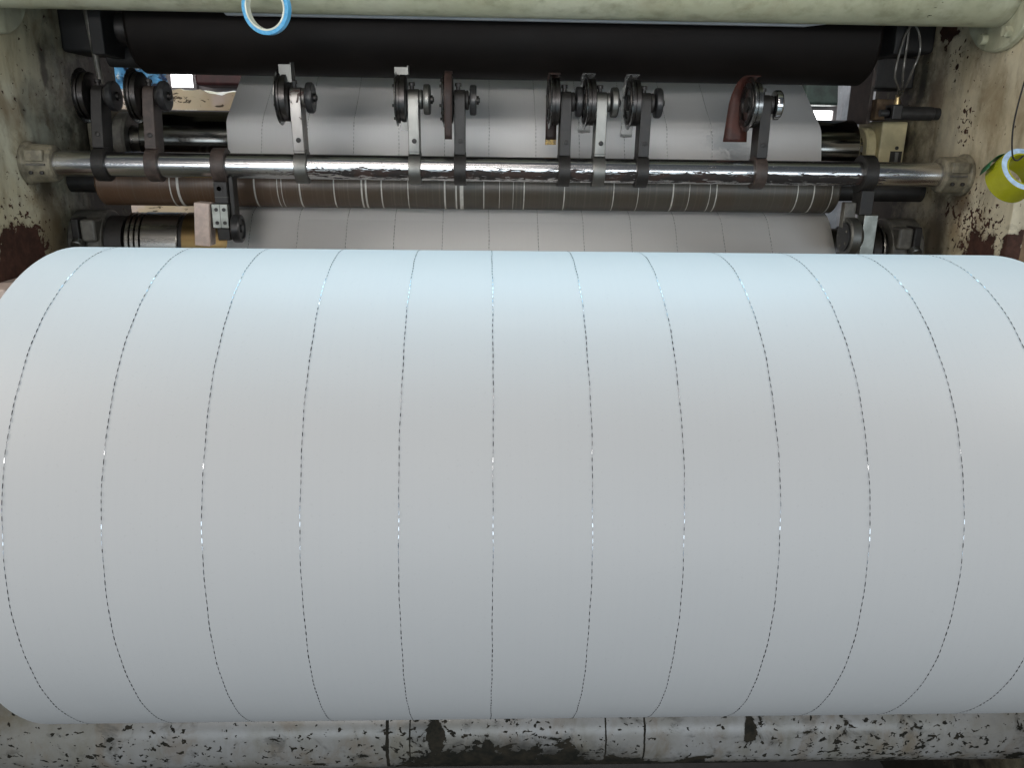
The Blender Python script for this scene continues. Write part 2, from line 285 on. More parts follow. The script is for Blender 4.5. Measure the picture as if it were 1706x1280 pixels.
# ------------------------------------------------------------------ mesh helpers
class MB:
    def __init__(s): s.v = []; s.f = []
    def add(s, vs, fs, mtx=None):
        k = len(s.v)
        s.v += [tuple(mtx @ Vector(v)) if mtx else tuple(v) for v in vs]; s.f += [tuple(i+k for i in f) for f in fs]
        return s
    def box(s, x0, x1, y0, y1, z0, z1, mtx=None):
        vs = [(x, y, z) for x in (x0, x1) for y in (y0, y1) for z in (z0, z1)]
        return s.add(vs, [(0,1,3,2), (4,6,7,5), (0,4,5,1), (2,3,7,6), (0,2,6,4), (1,5,7,3)], mtx)
    def lathe(s, prof, c=(0,0,0), seg=48, mtx=None, closed=False, cap=True):
        """profile (x, r) turned round the X axis through c"""
        vs = []; fs = []; n = len(prof)
        for (x, r) in prof:
            for j in range(seg):
                a = 2*PI*j/seg
                vs.append((c[0]+x, c[1]+r*math.cos(a), c[2]+r*math.sin(a)))
        rng = n if closed else n-1
        for i in range(rng):
            i2 = (i+1) % n
            for j in range(seg):
                j2 = (j+1) % seg
                fs.append((i*seg+j, i2*seg+j, i2*seg+j2, i*seg+j2))
        if cap and not closed:
            fs.append(tuple(range(seg))); fs.append(tuple((n-1)*seg+j for j in reversed(range(seg))))
        return s.add(vs, fs, mtx)
    def ring(s, x0, x1, r0, r1, c=(0,0,0), seg=48, mtx=None, ch=0.0):
        if ch: pr = [(x0, r0), (x0, r1-ch), (x0+ch, r1), (x1-ch, r1), (x1, r1-ch), (x1, r0)]
        else: pr = [(x0, r0), (x0, r1), (x1, r1), (x1, r0)]
        return s.lathe(pr, c, seg, mtx, closed=True)
    def prism(s, poly, x0, x1, mtx=None):
        """polygon in (y, z) drawn out along X"""
        n = len(poly); vs = [(x0, y, z) for y, z in poly] + [(x1, y, z) for y, z in poly]
        fs = [tuple(range(n)), tuple(range(2*n-1, n-1, -1))] + [(i, n+i, n+(i+1) % n, (i+1) % n) for i in range(n)]
        return s.add(vs, fs, mtx)
    def tube(s, pts, r, seg=8, mtx=None):
        pts = [Vector(p) for p in pts]; vs = []; fs = []; up = Vector((0.31, 0.2, 0.93))
        for i, p in enumerate(pts):
            d = (pts[min(i+1, len(pts)-1)] - pts[max(i-1, 0)]).normalized()
            a = d.cross(up); a = a.normalized() if a.length > 1e-4 else d.orthogonal().normalized(); b = d.cross(a)
            for j in range(seg):
                t = 2*PI*j/seg; vs.append(p + r*(math.cos(t)*a + math.sin(t)*b))
        for i in range(len(pts)-1):
            for j in range(seg):
                j2 = (j+1) % seg; fs.append((i*seg+j, i*seg+j2, (i+1)*seg+j2, (i+1)*seg+j))
        fs.append(tuple(reversed(range(seg)))); fs.append(tuple((len(pts)-1)*seg+j for j in range(seg)))
        return s.add(vs, fs, mtx)
    def build(s, name, mat, parent=None, loc=None, bevel=0, sharp=32, solid=0):
        me = bpy.data.meshes.new(name)
        off = Vector(loc) if loc else Vector((0, 0, 0))
        base = wloc(parent) if parent else Vector((0, 0, 0))
        org = base + off if parent else off
        if getattr(s, 'local', False): org = Vector((0, 0, 0))
        me.from_pydata([tuple(Vector(v)-org) for v in s.v], [], s.f)
        bm = bmesh.new(); bm.from_mesh(me); bmesh.ops.recalc_face_normals(bm, faces=bm.faces); bm.to_mesh(me); bm.free()
        for p in me.polygons: p.use_smooth = True
        me.set_sharp_from_angle(angle=R_(sharp))
        me.materials.append(mat)
        o = bpy.data.objects.new(name, me); COL.objects.link(o)
        o.location = off
        if parent: o.parent = parent
        if solid:
            m = o.modifiers.new('solid', 'SOLIDIFY'); m.thickness = solid; m.offset = 0
        if bevel:
            m = o.modifiers.new('bevel', 'BEVEL'); m.width = bevel; m.segments = 2; m.limit_method = 'ANGLE'; m.angle_limit = R_(40); m.harden_normals = True
        return o
def wloc(o):
    v = Vector((0, 0, 0))
    while o: v += o.location; o = o.parent
    return v
def L(): b = MB(); b.local = True; return b
def tag(o, label=None, cat=None, group=None, kind=None):
    for k, v in (('label', label), ('category', cat), ('group', group), ('kind', kind)):
        if v: o[k] = v
    return o
def thing(name, label, cat, loc=(0,0,0), group=None):
    o = bpy.data.objects.new(name, None); o.empty_display_size = 0.05; COL.objects.link(o); o.location = loc
    return tag(o, label, cat, group)
AY = Matrix.Rotation(-PI/2, 4, 'Z')      # turns +X into -Y (towards the viewer)
AZ = Matrix.Rotation(-PI/2, 4, 'Y')      # turns +X into +Z
def T(x, y, z): return Matrix.Translation((x, y, z))

# ================================================================== setting
tag(MB().box(-5, 5, -6, 6, -0.05, 0).build('floor', M['floor']), kind='structure')
tag(MB().box(-5, 5, 4.0, 4.1, 0, 3.6).build('back_wall', M['wall']), kind='structure')
def window(x0, x1, z0, z1, label):
    t = thing('window', label, 'window', ((x0+x1)/2, 3.99, z0), 'small bright openings in the far wall')
    MB().box(x0, x1, 3.975, 3.985, z0, z1).build('pane', M['glow'], t)
    for (a, b, c, d) in ((x0-0.02, x0, z0-0.02, z1+0.02), (x1, x1+0.02, z0-0.02, z1+0.02), (x0, x1, z0-0.02, z0), (x0, x1, z1, z1+0.02)):
        MB().box(a, b, 3.96, 3.998, c, d).build('frame', M['wall'], t)
window(-1.825, -1.70, 1.685, 1.95, 'bright window seen left of the paper web under the black roller')
window(1.90, 2.105, 1.45, 1.612, 'bright window seen right of the paper web above the guide roller')
b = MB().box(-1.62, -1.30, 3.75, 3.99, 1.685, 2.1).build('wall_cabinet', M['maroon'], bevel=0.02); tag(b, 'dark maroon box on the far wall beside the bright window', 'cabinet')
b = MB().box(1.86, 2.10, 3.80, 3.99, 1.635, 1.9).build('wall_cabinet', M['dkgreen'], bevel=0.02); tag(b, 'dark green box on the far wall above the bright window', 'cabinet')

def heap(name, x0, x1, y0, y1, z1, amp, freq, mat, label, cat, seed):
    bm = bmesh.new(); bmesh.ops.create_cube(bm, size=1.0)
    bmesh.ops.subdivide_edges(bm, edges=bm.edges[:], cuts=30, use_grid_fill=True)
    for v in bm.verts:
        p = Vector((x0+(v.co.x+.5)*(x1-x0), y0+(v.co.y+.5)*(y1-y0), (v.co.z+.5)*z1))
        q = p*freq + Vector((seed, seed, seed))
        d = Vector((mnoise.fractal(q, 0.7, 2.1, 4), mnoise.fractal(q+Vector((9,3,1)), 0.7, 2.1, 4), mnoise.fractal(q+Vector((2,7,5)), 0.7, 2.1, 4)))
        k = amp if p.z > 0.05 else 0
        v.co = p + d*k
    me = bpy.data.meshes.new(name); bm.to_mesh(me); bm.free(); me.materials.append(mat)
    for p in me.polygons: p.use_smooth = True
    me.set_sharp_from_angle(angle=R_(28))
    o = bpy.data.objects.new(name, me); COL.objects.link(o); tag(o, label, cat); return o
heap('waste_paper_bale', -1.30, -0.70, 1.5, 2.15, 1.54, 0.013, 16, M['waste'], 'crumpled cream waste paper bale behind the machine on the left', 'paper bale', 3)
heap('wrapped_stack', 1.185, 1.75, 1.55, 1.74, 1.60, 0.016, 6, M['wrap'], 'stack wrapped in crinkled grey film behind the machine on the right', 'wrapped goods', 8)
bm = bmesh.new(); bmesh.ops.create_icosphere(bm, subdivisions=5, radius=1.0)
for v in bm.verts:
    d = v.co.normalized(); n = mnoise.fractal(d*3+Vector((4,4,4)), 0.8, 2.0, 5)
    v.co = Vector((d.x*0.10, d.y*0.10, d.z*0.10))*(1+0.3*n) + Vector((-1.10, 1.62, 1.615))
me = bpy.data.meshes.new('plastic_bag'); bm.to_mesh(me); bm.free(); me.materials.append(M['bag'])
for p in me.polygons: p.use_smooth = True
o = bpy.data.objects.new('plastic_bag', me); COL.objects.link(o); tag(o, 'crumpled printed blue plastic bag lying on the waste paper', 'bag')

# ================================================================== machine frame
BAR = (0.55, 1.3595)      # knife shaft axis (y, z)
BLK = (0.685, 1.615, 0.083)
GUI = (0.853, 1.404, 0.065)
BRN = (0.70, 1.3185, 0.048)
DRM = (0.713, 1.19, 0.079)
TUB = (0.50, 1.694, 0.070)
BTU = (0.125, 0.434, 0.080)
fr = thing('machine_frame', 'cream painted steel frame with rust chipped side plates and round tie tubes', 'machine frame', (0, 0.4, 0))
poly = [(-0.30, 0), (0.98, 0), (0.98, 2.0), (0.378, 2.0), (0.378, 1.10), (-0.30, 1.10)]
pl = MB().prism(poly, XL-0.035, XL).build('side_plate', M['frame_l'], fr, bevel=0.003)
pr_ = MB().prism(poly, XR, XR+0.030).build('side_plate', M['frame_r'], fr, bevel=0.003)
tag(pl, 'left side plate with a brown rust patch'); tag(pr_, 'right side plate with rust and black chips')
# outer gear cover beyond the right plate, ledge on the left plate
MB().box(XR+0.031, XR+0.25, 0.43, 0.95, 0.2, 1.9).build('gear_cover', M['rust_box'], fr, bevel=0.006)
MB().box(XL+0.001, XL+0.05, 0.32, 0.47, 1.10, 1.158).build('ledge', M['pale_plate'], fr, bevel=0.004)
# tie tubes and flanges
MB().lathe([(XL+0.0005, TUB[2]), (XR-0.0005, TUB[2])], (0, TUB[0], TUB[1]), 96).build('tie_tube', M['tube_top'], fr)
fl = MB().ring(XR-0.016, XR-0.0002, TUB[2]+0.0004, 0.112, (0, TUB[0], TUB[1]), 72, ch=0.003).build('flange', M['tube_top'], fr)
for k in range(8):
    a = 2*PI*k/8 + 0.32; r = 0.092
    MB().lathe([(XR-0.027, 0.0001), (XR-0.027, 0.0085), (XR-0.0255, 0.010), (XR-0.0155, 0.010)], (0, TUB[0]+r*math.cos(a), TUB[1]+r*math.sin(a)), 6 if k % 2 else 20).build('bolt', M['tube_top'], fl)
fl = MB().ring(XL+0.0002, XL+0.016, TUB[2]+0.0004, 0.112, (0, TUB[0], TUB[1]), 72, ch=0.003).build('flange', M['tube_top'], fr)
MB().lathe([(XL+0.0005, BTU[2]), (XR-0.0005, BTU[2])], (0, BTU[0], BTU[1]), 96).build('tie_tube', M['tube_bottom'], fr)
MB().box(XL+0.001, XR-0.001, 0.585, 1.25, 1.785, 1.80).build('shade_plate', M['frame_l'], fr, bevel=0.002)  # unseen plate, added to keep overhead light off the upper web
# pale strip under the top tube
MB().add([(x, y, z) for y in (0.545, 0.556) for (x, z) in ((-0.497, 1.66), (-0.472, 1.6255), (0.60, 1.6255), (0.668, 1.634), (0.668, 1.66))],
         [(0,1,2,3,4), (9,8,7,6,5)] + [(i, 5+i, 5+(i+1) % 5, (i+1) % 5) for i in range(5)]).build('guard_strip', M['white_strip'], fr)

def shaft_socket(xa, xb, mat):
    """split clamp that carries one end of the knife shaft; xa at the plate, xb inwards"""
    s = 1 if xb > xa else -1
    c = (0, BAR[0], BAR[1])
    q = MB()
    q.lathe([(xa+s*0.0006, 0.0405), (xa+s*0.006, 0.0405), (xa+s*0.010, 0.036), (xa+s*0.050, 0.0345), (xa+s*0.054, 0.031), (xa+s*0.054, 0.0245)], c, 56)
    o = q.build('shaft_socket', mat, fr)
    # saddle cut: raised block with a bright split line on the front, cap screw
    q = MB().box(min(xa+s*0.012, xa+s*0.046), max(xa+s*0.012, xa+s*0.046), BAR[0]-0.0385, BAR[0]-0.02, BAR[1]+0.004, BAR[1]+0.026)
    q.build('clamp_cap', mat, o, bevel=0.003)
    q = MB().box(min(xa+s*0.014, xa+s*0.048), max(xa+s*0.014, xa+s*0.048), BAR[0]-0.0395, BAR[0]-0.02, BAR[1]-0.003, BAR[1]+0.001)
    q.build('split_lip', M['grey_iron'], o, bevel=0.001)
    for dx in (0.020, 0.040):
        MB().lathe([(0, 0.0035), (0.004, 0.0035), (0.0045, 0.001)], (0,0,0), 14, T(xa+s*dx, BAR[0]-0.0335, BAR[1]-0.016) @ AY).build('screw', M['black_iron'], o)
M['socket'] = mat_paint('dirty_cast_socket', (0.20, 0.18, 0.13), 0.5, 0.35, 45, (0.07, 0.05, 0.03))
shaft_socket(XL, XL+0.05, M['socket']); shaft_socket(XR, XR-0.05, M['socket'])

def drum_clamp(xa, s):
    """split bearing clamp of the lower drum"""
    c = (0, DRM[0], DRM[1]); x0, x1 = xa+s*0.0006, xa+s*0.070
    o = MB().ring(min(x0, x1), max(x0, x1), 0.047, 0.070, c, 56, ch=0.004).build('drum_clamp', M['grey_iron'], fr)
    MB().box(min(xa+s*0.020, xa+s*0.036), max(xa+s*0.020, xa+s*0.036), DRM[0]-0.083, DRM[0]-0.03, DRM[1]+0.012, DRM[1]+0.058).build('clamp_slot', M['black_iron'], o, bevel=0.003)
    MB().box(min(xa+s*0.036, xa+s*0.068), max(xa+s*0.036, xa+s*0.068), DRM[0]-0.080, DRM[0]-0.03, DRM[1]+0.010, DRM[1]+0.056).build('clamp_ear', M['grey_iron'], o, bevel=0.006)
    MB().lathe([(0, 0.006), (0.010, 0.006), (0.0105, 0.0125), (0.022, 0.0125), (0.024, 0.010)], (0,0,0), 28, T(xa+s*0.030, DRM[0]-0.070, DRM[1]+0.016) @ Matrix.Rotation(R_(35), 4, 'X') @ AY).build('cap_screw', M['steel'], o)
drum_clamp(XL, 1); drum_clamp(XR, -1)

# bearing housings of the guide roller and of the black roller
c = (0, GUI[0], GUI[1])
o = MB().box(0.892, 0.950, 0.792, 0.915, 1.33, 1.466).build('bearing_block', M['cream_block'], fr, bevel=0.004); tag(o, 'cream enamelled bearing block')
MB().box(0.918, 0.944, 0.7895, 0.795, 1.345, 1.402).build('slot_plate', M['black_iron'], o)
MB().box(0.928, 0.935, 0.786, 0.794, 1.345, 1.400).build('slot_bar', M['steel'], o, bevel=0.001)
MB().lathe([(0, 0.004), (0.003, 0.004)], (0,0,0), 16, T(0.931, 0.7925, 1.409) @ AY).build('screw', M['black_iron'], o)
MB().ring(0.868, 0.8915, 0.031, 0.052, c, 48, ch=0.004).build('bearing_ring', M['cream_block'], o)
o = MB().box(XL+0.0005, XL+0.050, 0.800, 0.915, 1.33, 1.470).build('bearing_block', M['socket'], fr, bevel=0.004)
MB().ring(XL+0.0505, XL+0.078, 0.031, 0.058, c, 48, ch=0.005).build('bearing_ring', M['grey_iron'], o)
MB().box(0.800, 0.828, 0.60, 0.85, 1.585, 1.72).build('roller_bracket', M['soot'], fr, bevel=0.003)
MB().box(0.828, 0.9525, 0.735, 0.85, 1.602, 1.72).build('bracket_arm', M['soot'], fr, bevel=0.008)
MB().box(-0.8675, -0.75, 0.735, 0.86, 1.575, 1.72).build('bracket_arm', M['soot'], fr, bevel=0.008)
MB().box(-0.75, -0.725, 0.61, 0.86, 1.56, 1.72).build('roller_bracket', M['soot'], fr, bevel=0.003)
MB().lathe([(-0.765, 0.020), (-0.70, 0.022), (-0.696, 0.018)], (0, 0.72, 1.566), 24).build('lever_knob', M['soot'], fr, bevel=0.002)
# slanting pale mounting plate with its rusty box on the right
o = MB().prism([(0.795, 1.46), (0.90, 1.46), (0.90, 1.60), (0.795, 1.60)], 0.855, 0.863).build('mounting_plate', M['brown_iron'], fr, bevel=0.0015)
MB().box(0.8635, 0.9525, 0.80, 0.90, 1.535, 1.60).build('mounting_foot', M['black_iron'], fr, bevel=0.004)
MB().box(0.8635, 0.918, 0.775, 0.88, 1.469, 1.512).build('valve_box', M['rust_box'], fr, bevel=0.003)

# air cylinder, fitting and hoses
ac = thing('air_cylinder', 'black air cylinder with hose fitting below the looped hoses on right plate', 'air cylinder', (0.89, 0.68, 1.477))
MB().lathe([(0.828, 0.007), (0.846, 0.007), (0.846, 0.0125), (0.8475, 0.014), (0.938, 0.014), (0.9395, 0.0125), (0.9525, 0.0125)], (0, 0.68, 1.479), 32).build('barrel', M['knob'], ac)
MB().box(0.846, 0.868, 0.662, 0.698, 1.466, 1.496).build('end_cap', M['black_iron'], ac, bevel=0.003)
MB().lathe([(0, 0.006), (0.012, 0.006), (0.012, 0.0045), (0.022, 0.0045)], (0,0,0), 12, T(0.866, 0.69, 1.494) @ AZ).build('fitting', M['brass'], ac)
def spline(pts, n=14):
    pts = [Vector(p) for p in pts]; out = []
    P = [2*pts[0]-pts[1]] + pts + [2*pts[-1]-pts[-2]]
    for i in range(1, len(P)-2):
        for k in range(n):
            t = k/n; a, b, c, d = P[i-1], P[i], P[i+1], P[i+2]
            out.append(0.5*((2*b) + (c-a)*t + (2*a-5*b+4*c-d)*t*t + (3*b-a-3*c+d)*t**3))
    return out + [pts[-1]]
for lab, pts in (('thin hose at left rising from the brass fitting on the right plate', [(0.866, 0.69, 1.512), (0.835, 0.63, 1.5245), (0.8085, 0.598, 1.545), (0.8095, 0.595, 1.5857), (0.8165, 0.595, 1.622), (0.827, 0.595, 1.640), (0.835, 0.60, 1.66), (0.84, 0.62, 1.72)]),
                 ('thin hose at right of the looped pair on the right plate', [(0.8685, 0.6905, 1.5135), (0.850, 0.63, 1.530), (0.843, 0.598, 1.5588), (0.8495, 0.595, 1.5918), (0.843, 0.595, 1.622), (0.832, 0.595, 1.6405), (0.826, 0.598, 1.67), (0.82, 0.60, 1.72)]),
                 ('short thin hose in the middle of the loop on the right plate', [(0.867, 0.693, 1.513), (0.842, 0.63, 1.530), (0.824, 0.598, 1.5518), (0.8225, 0.596, 1.5968), (0.8228, 0.597, 1.6506), (0.825, 0.60, 1.70)])):
    o = MB().tube(spline(pts), 0.0023, 10).build('air_hose', M['hose']); tag(o, lab, 'hose', 'air hoses on the right plate')
o = MB().tube([(-0.797, 0.70, 1.72), (-0.791, 0.70, 1.652), (-0.781, 0.70, 1.535), (-0.779, 0.70, 1.512)], 0.006, 12).build('guide_rod', M['grey_iron']); tag(o, 'thin grey rod slanting down beside the left side plate', 'rod')

# ================================================================== rollers
def roller(name, label, cat, c, prof, mat, sl, sr, journal_r, jm, part='roller_body'):
    t = thing(name, label, cat, (0, c[0], c[1]))
    MB().lathe(prof, (0, c[0], c[1]), 96).build(part, mat, t)
    if sl: MB().lathe([(sl, journal_r), (prof[0][0]-0.0002, journal_r)], (0, c[0], c[1]), 40).build('journal', jm, t)
    if sr: MB().lathe([(prof[-1][0]+0.0002, journal_r), (sr, journal_r)], (0, c[0], c[1]), 40).build('journal', jm, t)
    return t
roller('rubber_roller', 'thick black rubber roller just under the top tube', 'roller', BLK, [(-0.685, BLK[2]-0.008), (-0.677, BLK[2]), (0.772, BLK[2]), (0.780, BLK[2]-0.008)], M['rubber'], -0.722, 0.797, 0.03, M['black_iron'])
M['guide'] = mat_metal('dark_chrome_roller', (0.22, 0.22, 0.21), 0.14, (0.16, 0.16, 0.15), (2, 70, 70))
roller('guide_roller', 'dark polished guide roller that the upper paper web wraps', 'roller', GUI, [(-0.755, GUI[2]-0.003), (-0.752, GUI[2]), (0.845, GUI[2]), (0.848, GUI[2]-0.003)], M['guide'], -0.82, 0.90, 0.029, M['chrome_dim'], 'roller_body')
t = roller('slitting_roller', 'brown slitting roller scored with pale rings behind the chrome shaft', 'roller', BRN, [(-0.80, BRN[2]-0.004), (-0.796, BRN[2]), (0.752, BRN[2]), (0.756, BRN[2]-0.004)], M['brown_roller'], XL+0.001, XR-0.001, 0.022, M['black_iron'])
for x, w in zip([-0.6466, -0.6307, -0.4746, -0.4278, -0.4191, -0.3821, -0.3115, -0.2543, -0.2456, -0.2133, -0.1585, -0.0822, -0.0585, -0.0472, -0.0008, 0.0319, 0.0608, 0.0835, 0.168, 0.2718, 0.3239, 0.3977, 0.4321, 0.4756, 0.4897, 0.6629, 0.6977, 0.7364],
                [2.2, 5, 3, 1.6, 1.2, 3, 2.4, 3.2, 3.4, 2.4, 1.6, 3.2, 3, 7.5, 2, .9, .8, 2, 2, 1.6, 1.1, 2.8, 1.1, 1.4, 2.0, 2, 2.4, 1.6]):
    w *= 0.0005
    MB().ring(x-w, x+w, BRN[2]-0.001, BRN[2]+0.0006, (0, BRN[0], BRN[1]), 72).build('scored_ring', M['score'], t)

t = thing('lower_drum', 'lower drum with chrome and brown sleeves on its shaft under the web', 'roller', (0, DRM[0], DRM[1]))
c = (0, DRM[0], DRM[1])
MB().lathe([(-0.53, DRM[2]), (0.745, DRM[2])], c, 96).build('drum_body', M['dark_steel'], t)
M['bronze'] = mat_metal('bronze_sleeve', (0.20, 0.14, 0.065), 0.35, (0.14, 0.095, 0.04), (3, 60, 60))
MB().lathe([(-0.634, 0.066), (-0.5305, 0.066)], c, 64).build('bronze_sleeve', M['bronze'], t)
MB().lathe([(-0.6435, 0.060), (-0.6343, 0.060)], c, 64).build('spacer', M['black_iron'], t)
MB().lathe([(-0.720, 0.064), (-0.7185, 0.066), (-0.6455, 0.066), (-0.6438, 0.064)], c, 64).build('chrome_sleeve', M['chrome_dim'], t)
for k in range(3):
    x = -0.7525+k*0.0108
    MB().lathe([(x, 0.063), (x+0.001, 0.065), (x+0.0075, 0.065), (x+0.0085, 0.063)], c, 64).build('thread_ring', M['chrome_dim'], t)
MB().lathe([(-0.7545, 0.055), (-0.7202, 0.055)], c, 48).build('ring_core', M['black_iron'], t)
MB().lathe([(XL+0.0005, 0.046), (-0.755, 0.046)], c, 48).build('journal', M['dark_steel'], t)
MB().lathe([(-0.80, 0.0465), (-0.80, 0.058), (-0.762, 0.058), (-0.762, 0.0465)], c, 48).build('collar', M['black_iron'], t)
MB().lathe([(0.7455, 0.046), (XR-0.0005, 0.046)], c, 48).build('journal', M['dark_steel'], t)
for (a, b_, r, mm) in ((0.832, 0.842, 0.062, 'chrome_dim'), (0.845, 0.866, 0.058, 'dark_steel'), (0.868, 0.873, 0.061, 'chrome_dim'), (0.790, 0.830, 0.052, 'black_iron')):
    MB().lathe([(a, r-0.002), (a+0.002, r), (b_-0.002, r), (b_, r-0.002)], c, 48).build('collar', M[mm], t)

sh = MB().lathe([(XL+0.010, 0.0235), (XR-0.010, 0.0235)], (0, BAR[0], BAR[1]), 64).build('knife_shaft', M['flaked'])
tag(sh, 'long chrome shaft with flaked plating that carries the knife holders', 'shaft')

# ================================================================== paper roll and web
RC = (0.0, 0.95); RR = 0.3211
TX = [-0.4868, -0.3879, -0.287, -0.1877, -0.0871, 0.0103, 0.1139, 0.2101, 0.3114, 0.4068, 0.5081, 0.6089]
RX0, RX1 = -0.548, 0.712
pr0 = thing('paper_roll', 'large white paper roll with dotted foil threads in front of the machine', 'paper roll', (0, 0, 0.95))
prof = [(RX0, RR-0.004), (RX0+0.0012, RR-0.0012), (RX0+0.004, RR), (RX1-0.004, RR), (RX1-0.0012, RR-0.0012), (RX1, RR-0.004)]
MB().lathe(prof, (0, 0, 0.95), 384, cap=False).build('paper_surface', M['paper'], pr0, sharp=60)
for x in (RX0, RX1):
    MB().ring(min(x, x+(0.001 if x < 0 else -0.001)), max(x, x+(0.001 if x < 0 else -0.001)), 0.056, RR-0.004, (0, 0, 0.95), 192).build('wound_end', M['edge'], pr0)
MB().ring(RX0-0.006, RX1+0.006, 0.046, 0.0555, (0, 0, 0.95), 64).build('core', M['core'], pr0)
w = thing('winding_shaft', 'steel shaft through the core of the paper roll', 'shaft', (0, 0, 0.95))
MB().lathe([(XL-0.03, 0.032), (RX0-0.03, 0.032), (RX0-0.03, 0.0455), (RX1+0.03, 0.0455), (RX1+0.03, 0.032), (XR+0.03, 0.032)], (0, 0, 0.95), 48).build('shaft_body', M['chrome_dim'], w)
for x, wd in ((XL+0.003, 0.05), (XR-0.053, 0.05)):
    MB().ring(x, x+wd, 0.033, 0.065, (0, 0, 0.95), 48, ch=0.004).build('shaft_collar', M['grey_iron'], w)

def thread_on_path(path, normals, x, name, parent, x0=None, phase=0.0, wd=0.00046, pitch=0.0084, dash=0.0050):
    """dashes of foil every 8.6 mm along a (y, z) path, with the buried thread between them"""
    s = [0.0]
    for i in range(1, len(path)): s.append(s[-1]+math.dist(path[i], path[i-1]))
    def at(d):
        lo, hi = 0, len(s)-1
        while hi-lo > 1:
            m_ = (lo+hi)//2
            if s[m_] <= d: lo = m_
            else: hi = m_
        f = (d-s[lo])/max(1e-9, s[hi]-s[lo])
        P = [path[lo][k]+(path[hi][k]-path[lo][k])*f for k in (0, 1)]; N = [normals[lo][k]+(normals[hi][k]-normals[lo][k])*f for k in (0, 1)]
        return P, N
    rr = random.Random(int((x+2)*1e4)+int(phase*100))
    q = MB(); d = phase*pitch
    def wob(d): return x + 0.0003*math.sin(d*41+x*50) + 0.0002*math.sin(d*113+x*20)
    while d+dash < s[-1]:
        ln = dash*rr.uniform(0.75, 1.15); ww = wd*rr.uniform(0.8, 1.2); vs = []
        lift = 0.00045; tl = rr.uniform(-0.00012, 0.00012)
        for k in range(3):
            dd = d + ln*k/2; P, N = at(min(dd, s[-1])); xc = wob(dd)
            sc = 1.0 if k == 1 else 0.72
            for sg in (-1, 1): vs.append((xc+sg*ww*sc, P[0]+N[0]*(lift+sg*tl), P[1]+N[1]*(lift+sg*tl)))
        q.add(vs, [(0,1,3,2), (2,3,5,4)])
        d += pitch*rr.uniform(0.94, 1.06)
    o = q.build(name, M['foil'], parent, sharp=180)
    q = MB(); vs = []; n = max(2, int(s[-1]/0.012))
    for k in range(n+1):
        dd = s[-1]*k/n; P, N = at(dd); xc = wob(dd)
        for sg in (-1, 1): vs.append((xc+sg*0.00034, P[0]+N[0]*0.00025, P[1]+N[1]*0.00025))
    q.add(vs, [(2*k, 2*k+1, 2*k+3, 2*k+2) for k in range(n)])
    q.build('buried_strand', M['buried'], o, sharp=180)
    return o
N_ = 384
cp = [(RR*math.cos(2*PI*k/N_), 0.95+RR*math.sin(2*PI*k/N_)) for k in range(N_+1)]
cn = [(math.cos(2*PI*k/N_), math.sin(2*PI*k/N_)) for k in range(N_+1)]
for i, x in enumerate(TX): thread_on_path(cp, cn, x, 'security_thread', pr0, phase=(i*0.37) % 1)

# web path in (y, z): from high behind the black roller, over the guide roller, round the back of the slitting roller, over the drum, to the roll
def tangent(c1, r1, s1, c2, r2, s2):
    """tangent between circles; s=+1 circle lies left of travel, -1 right of travel"""
    dx, dy = c2[0]-c1[0], c2[1]-c1[1]; D = math.hypot(dx, dy)
    # line n.p = k with n.c1 - k = -s1*r1 ... (n is the left normal of travel)
    a = (s2*r2 - s1*r1)/D
    ux, uy = dx/D, dy/D; h = math.sqrt(max(0, 1-a*a))
    # n = a*u + h*v , v = left perpendicular of u
    nx, ny = a*ux - h*uy, a*uy + h*ux
    return (c1[0]-s1*r1*nx, c1[1]-s1*r1*ny), (c2[0]-s2*r2*nx, c2[1]-s2*r2*ny)
E_ = 0.0006
cg, rg = (GUI[0], GUI[1]), GUI[2]+E_
cb, rb = (BRN[0], BRN[1]), BRN[2]+E_*0.4
cd, rd = (DRM[0], DRM[1]), DRM[2]+E_*0.4
def arc(c, r, p0, p1, ccw, n=28):
    a0 = math.atan2(p0[1]-c[1], p0[0]-c[0]); a1 = math.atan2(p1[1]-c[1], p1[0]-c[0])
    if ccw:
        while a1 < a0: a1 += 2*PI
    else:
        while a1 > a0: a1 -= 2*PI
    return [(c[0]+r*math.cos(a0+(a1-a0)*k/n), c[1]+r*math.sin(a0+(a1-a0)*k/n)) for k in range(n+1)]
start = (1.07, 1.635)
_, g0 = tangent(start, 1e-6, 1, cg, rg, 1)          # guide roller stays left of the travel
g1, b0 = tangent(cg, rg, 1, cb, rb, -1)
b1, d0 = tangent(cb, rb, -1, cd, rd, 1)
d1, r0 = tangent(cd, rd, 1, RC, RR+0.0004, -1)
path = [start] + [(start[0]+(g0[0]-start[0])*k/6, start[1]+(g0[1]-start[1])*k/6) for k in range(1, 6)] + arc(cg, rg, g0, g1, True) \
     + arc(cb, rb, b0, b1, False) + arc(cd, rd, d0, d1, True) + [r0]
# drop near-duplicates
pp = [path[0]]
for p in path[1:]:
    if math.dist(p, pp[-1]) > 1e-4: pp.append(p)
path = pp
nrm = []
for i in range(len(path)):
    a, b = path[max(0, i-1)], path[min(len(path)-1, i+1)]
    dx, dy = b[0]-a[0], b[1]-a[1]; l = math.hypot(dx, dy); nrm.append((dy/l, -dx/l))      # right of travel faces the viewer
lens = [0.0]
for i in range(1, len(path)): lens.append(lens[-1]+math.dist(path[i], path[i-1]))
tot = lens[-1]
web = thing('paper_web', 'white paper sheet with dotted threads running over the rollers behind the roll', 'paper sheet', (0, path[0][0], 0.8))
def edge_x(i):
    t_ = lens[i]/tot
    y = path[i][0]
    k = min(1, max(0, (0.80-y)/0.14))
    return -0.565+0.035*k, 0.757-0.013*k
vs = []
for i, (y, z) in enumerate(path):
    a, b = edge_x(i)
    for x in (a, b): vs.append((x, y, z))
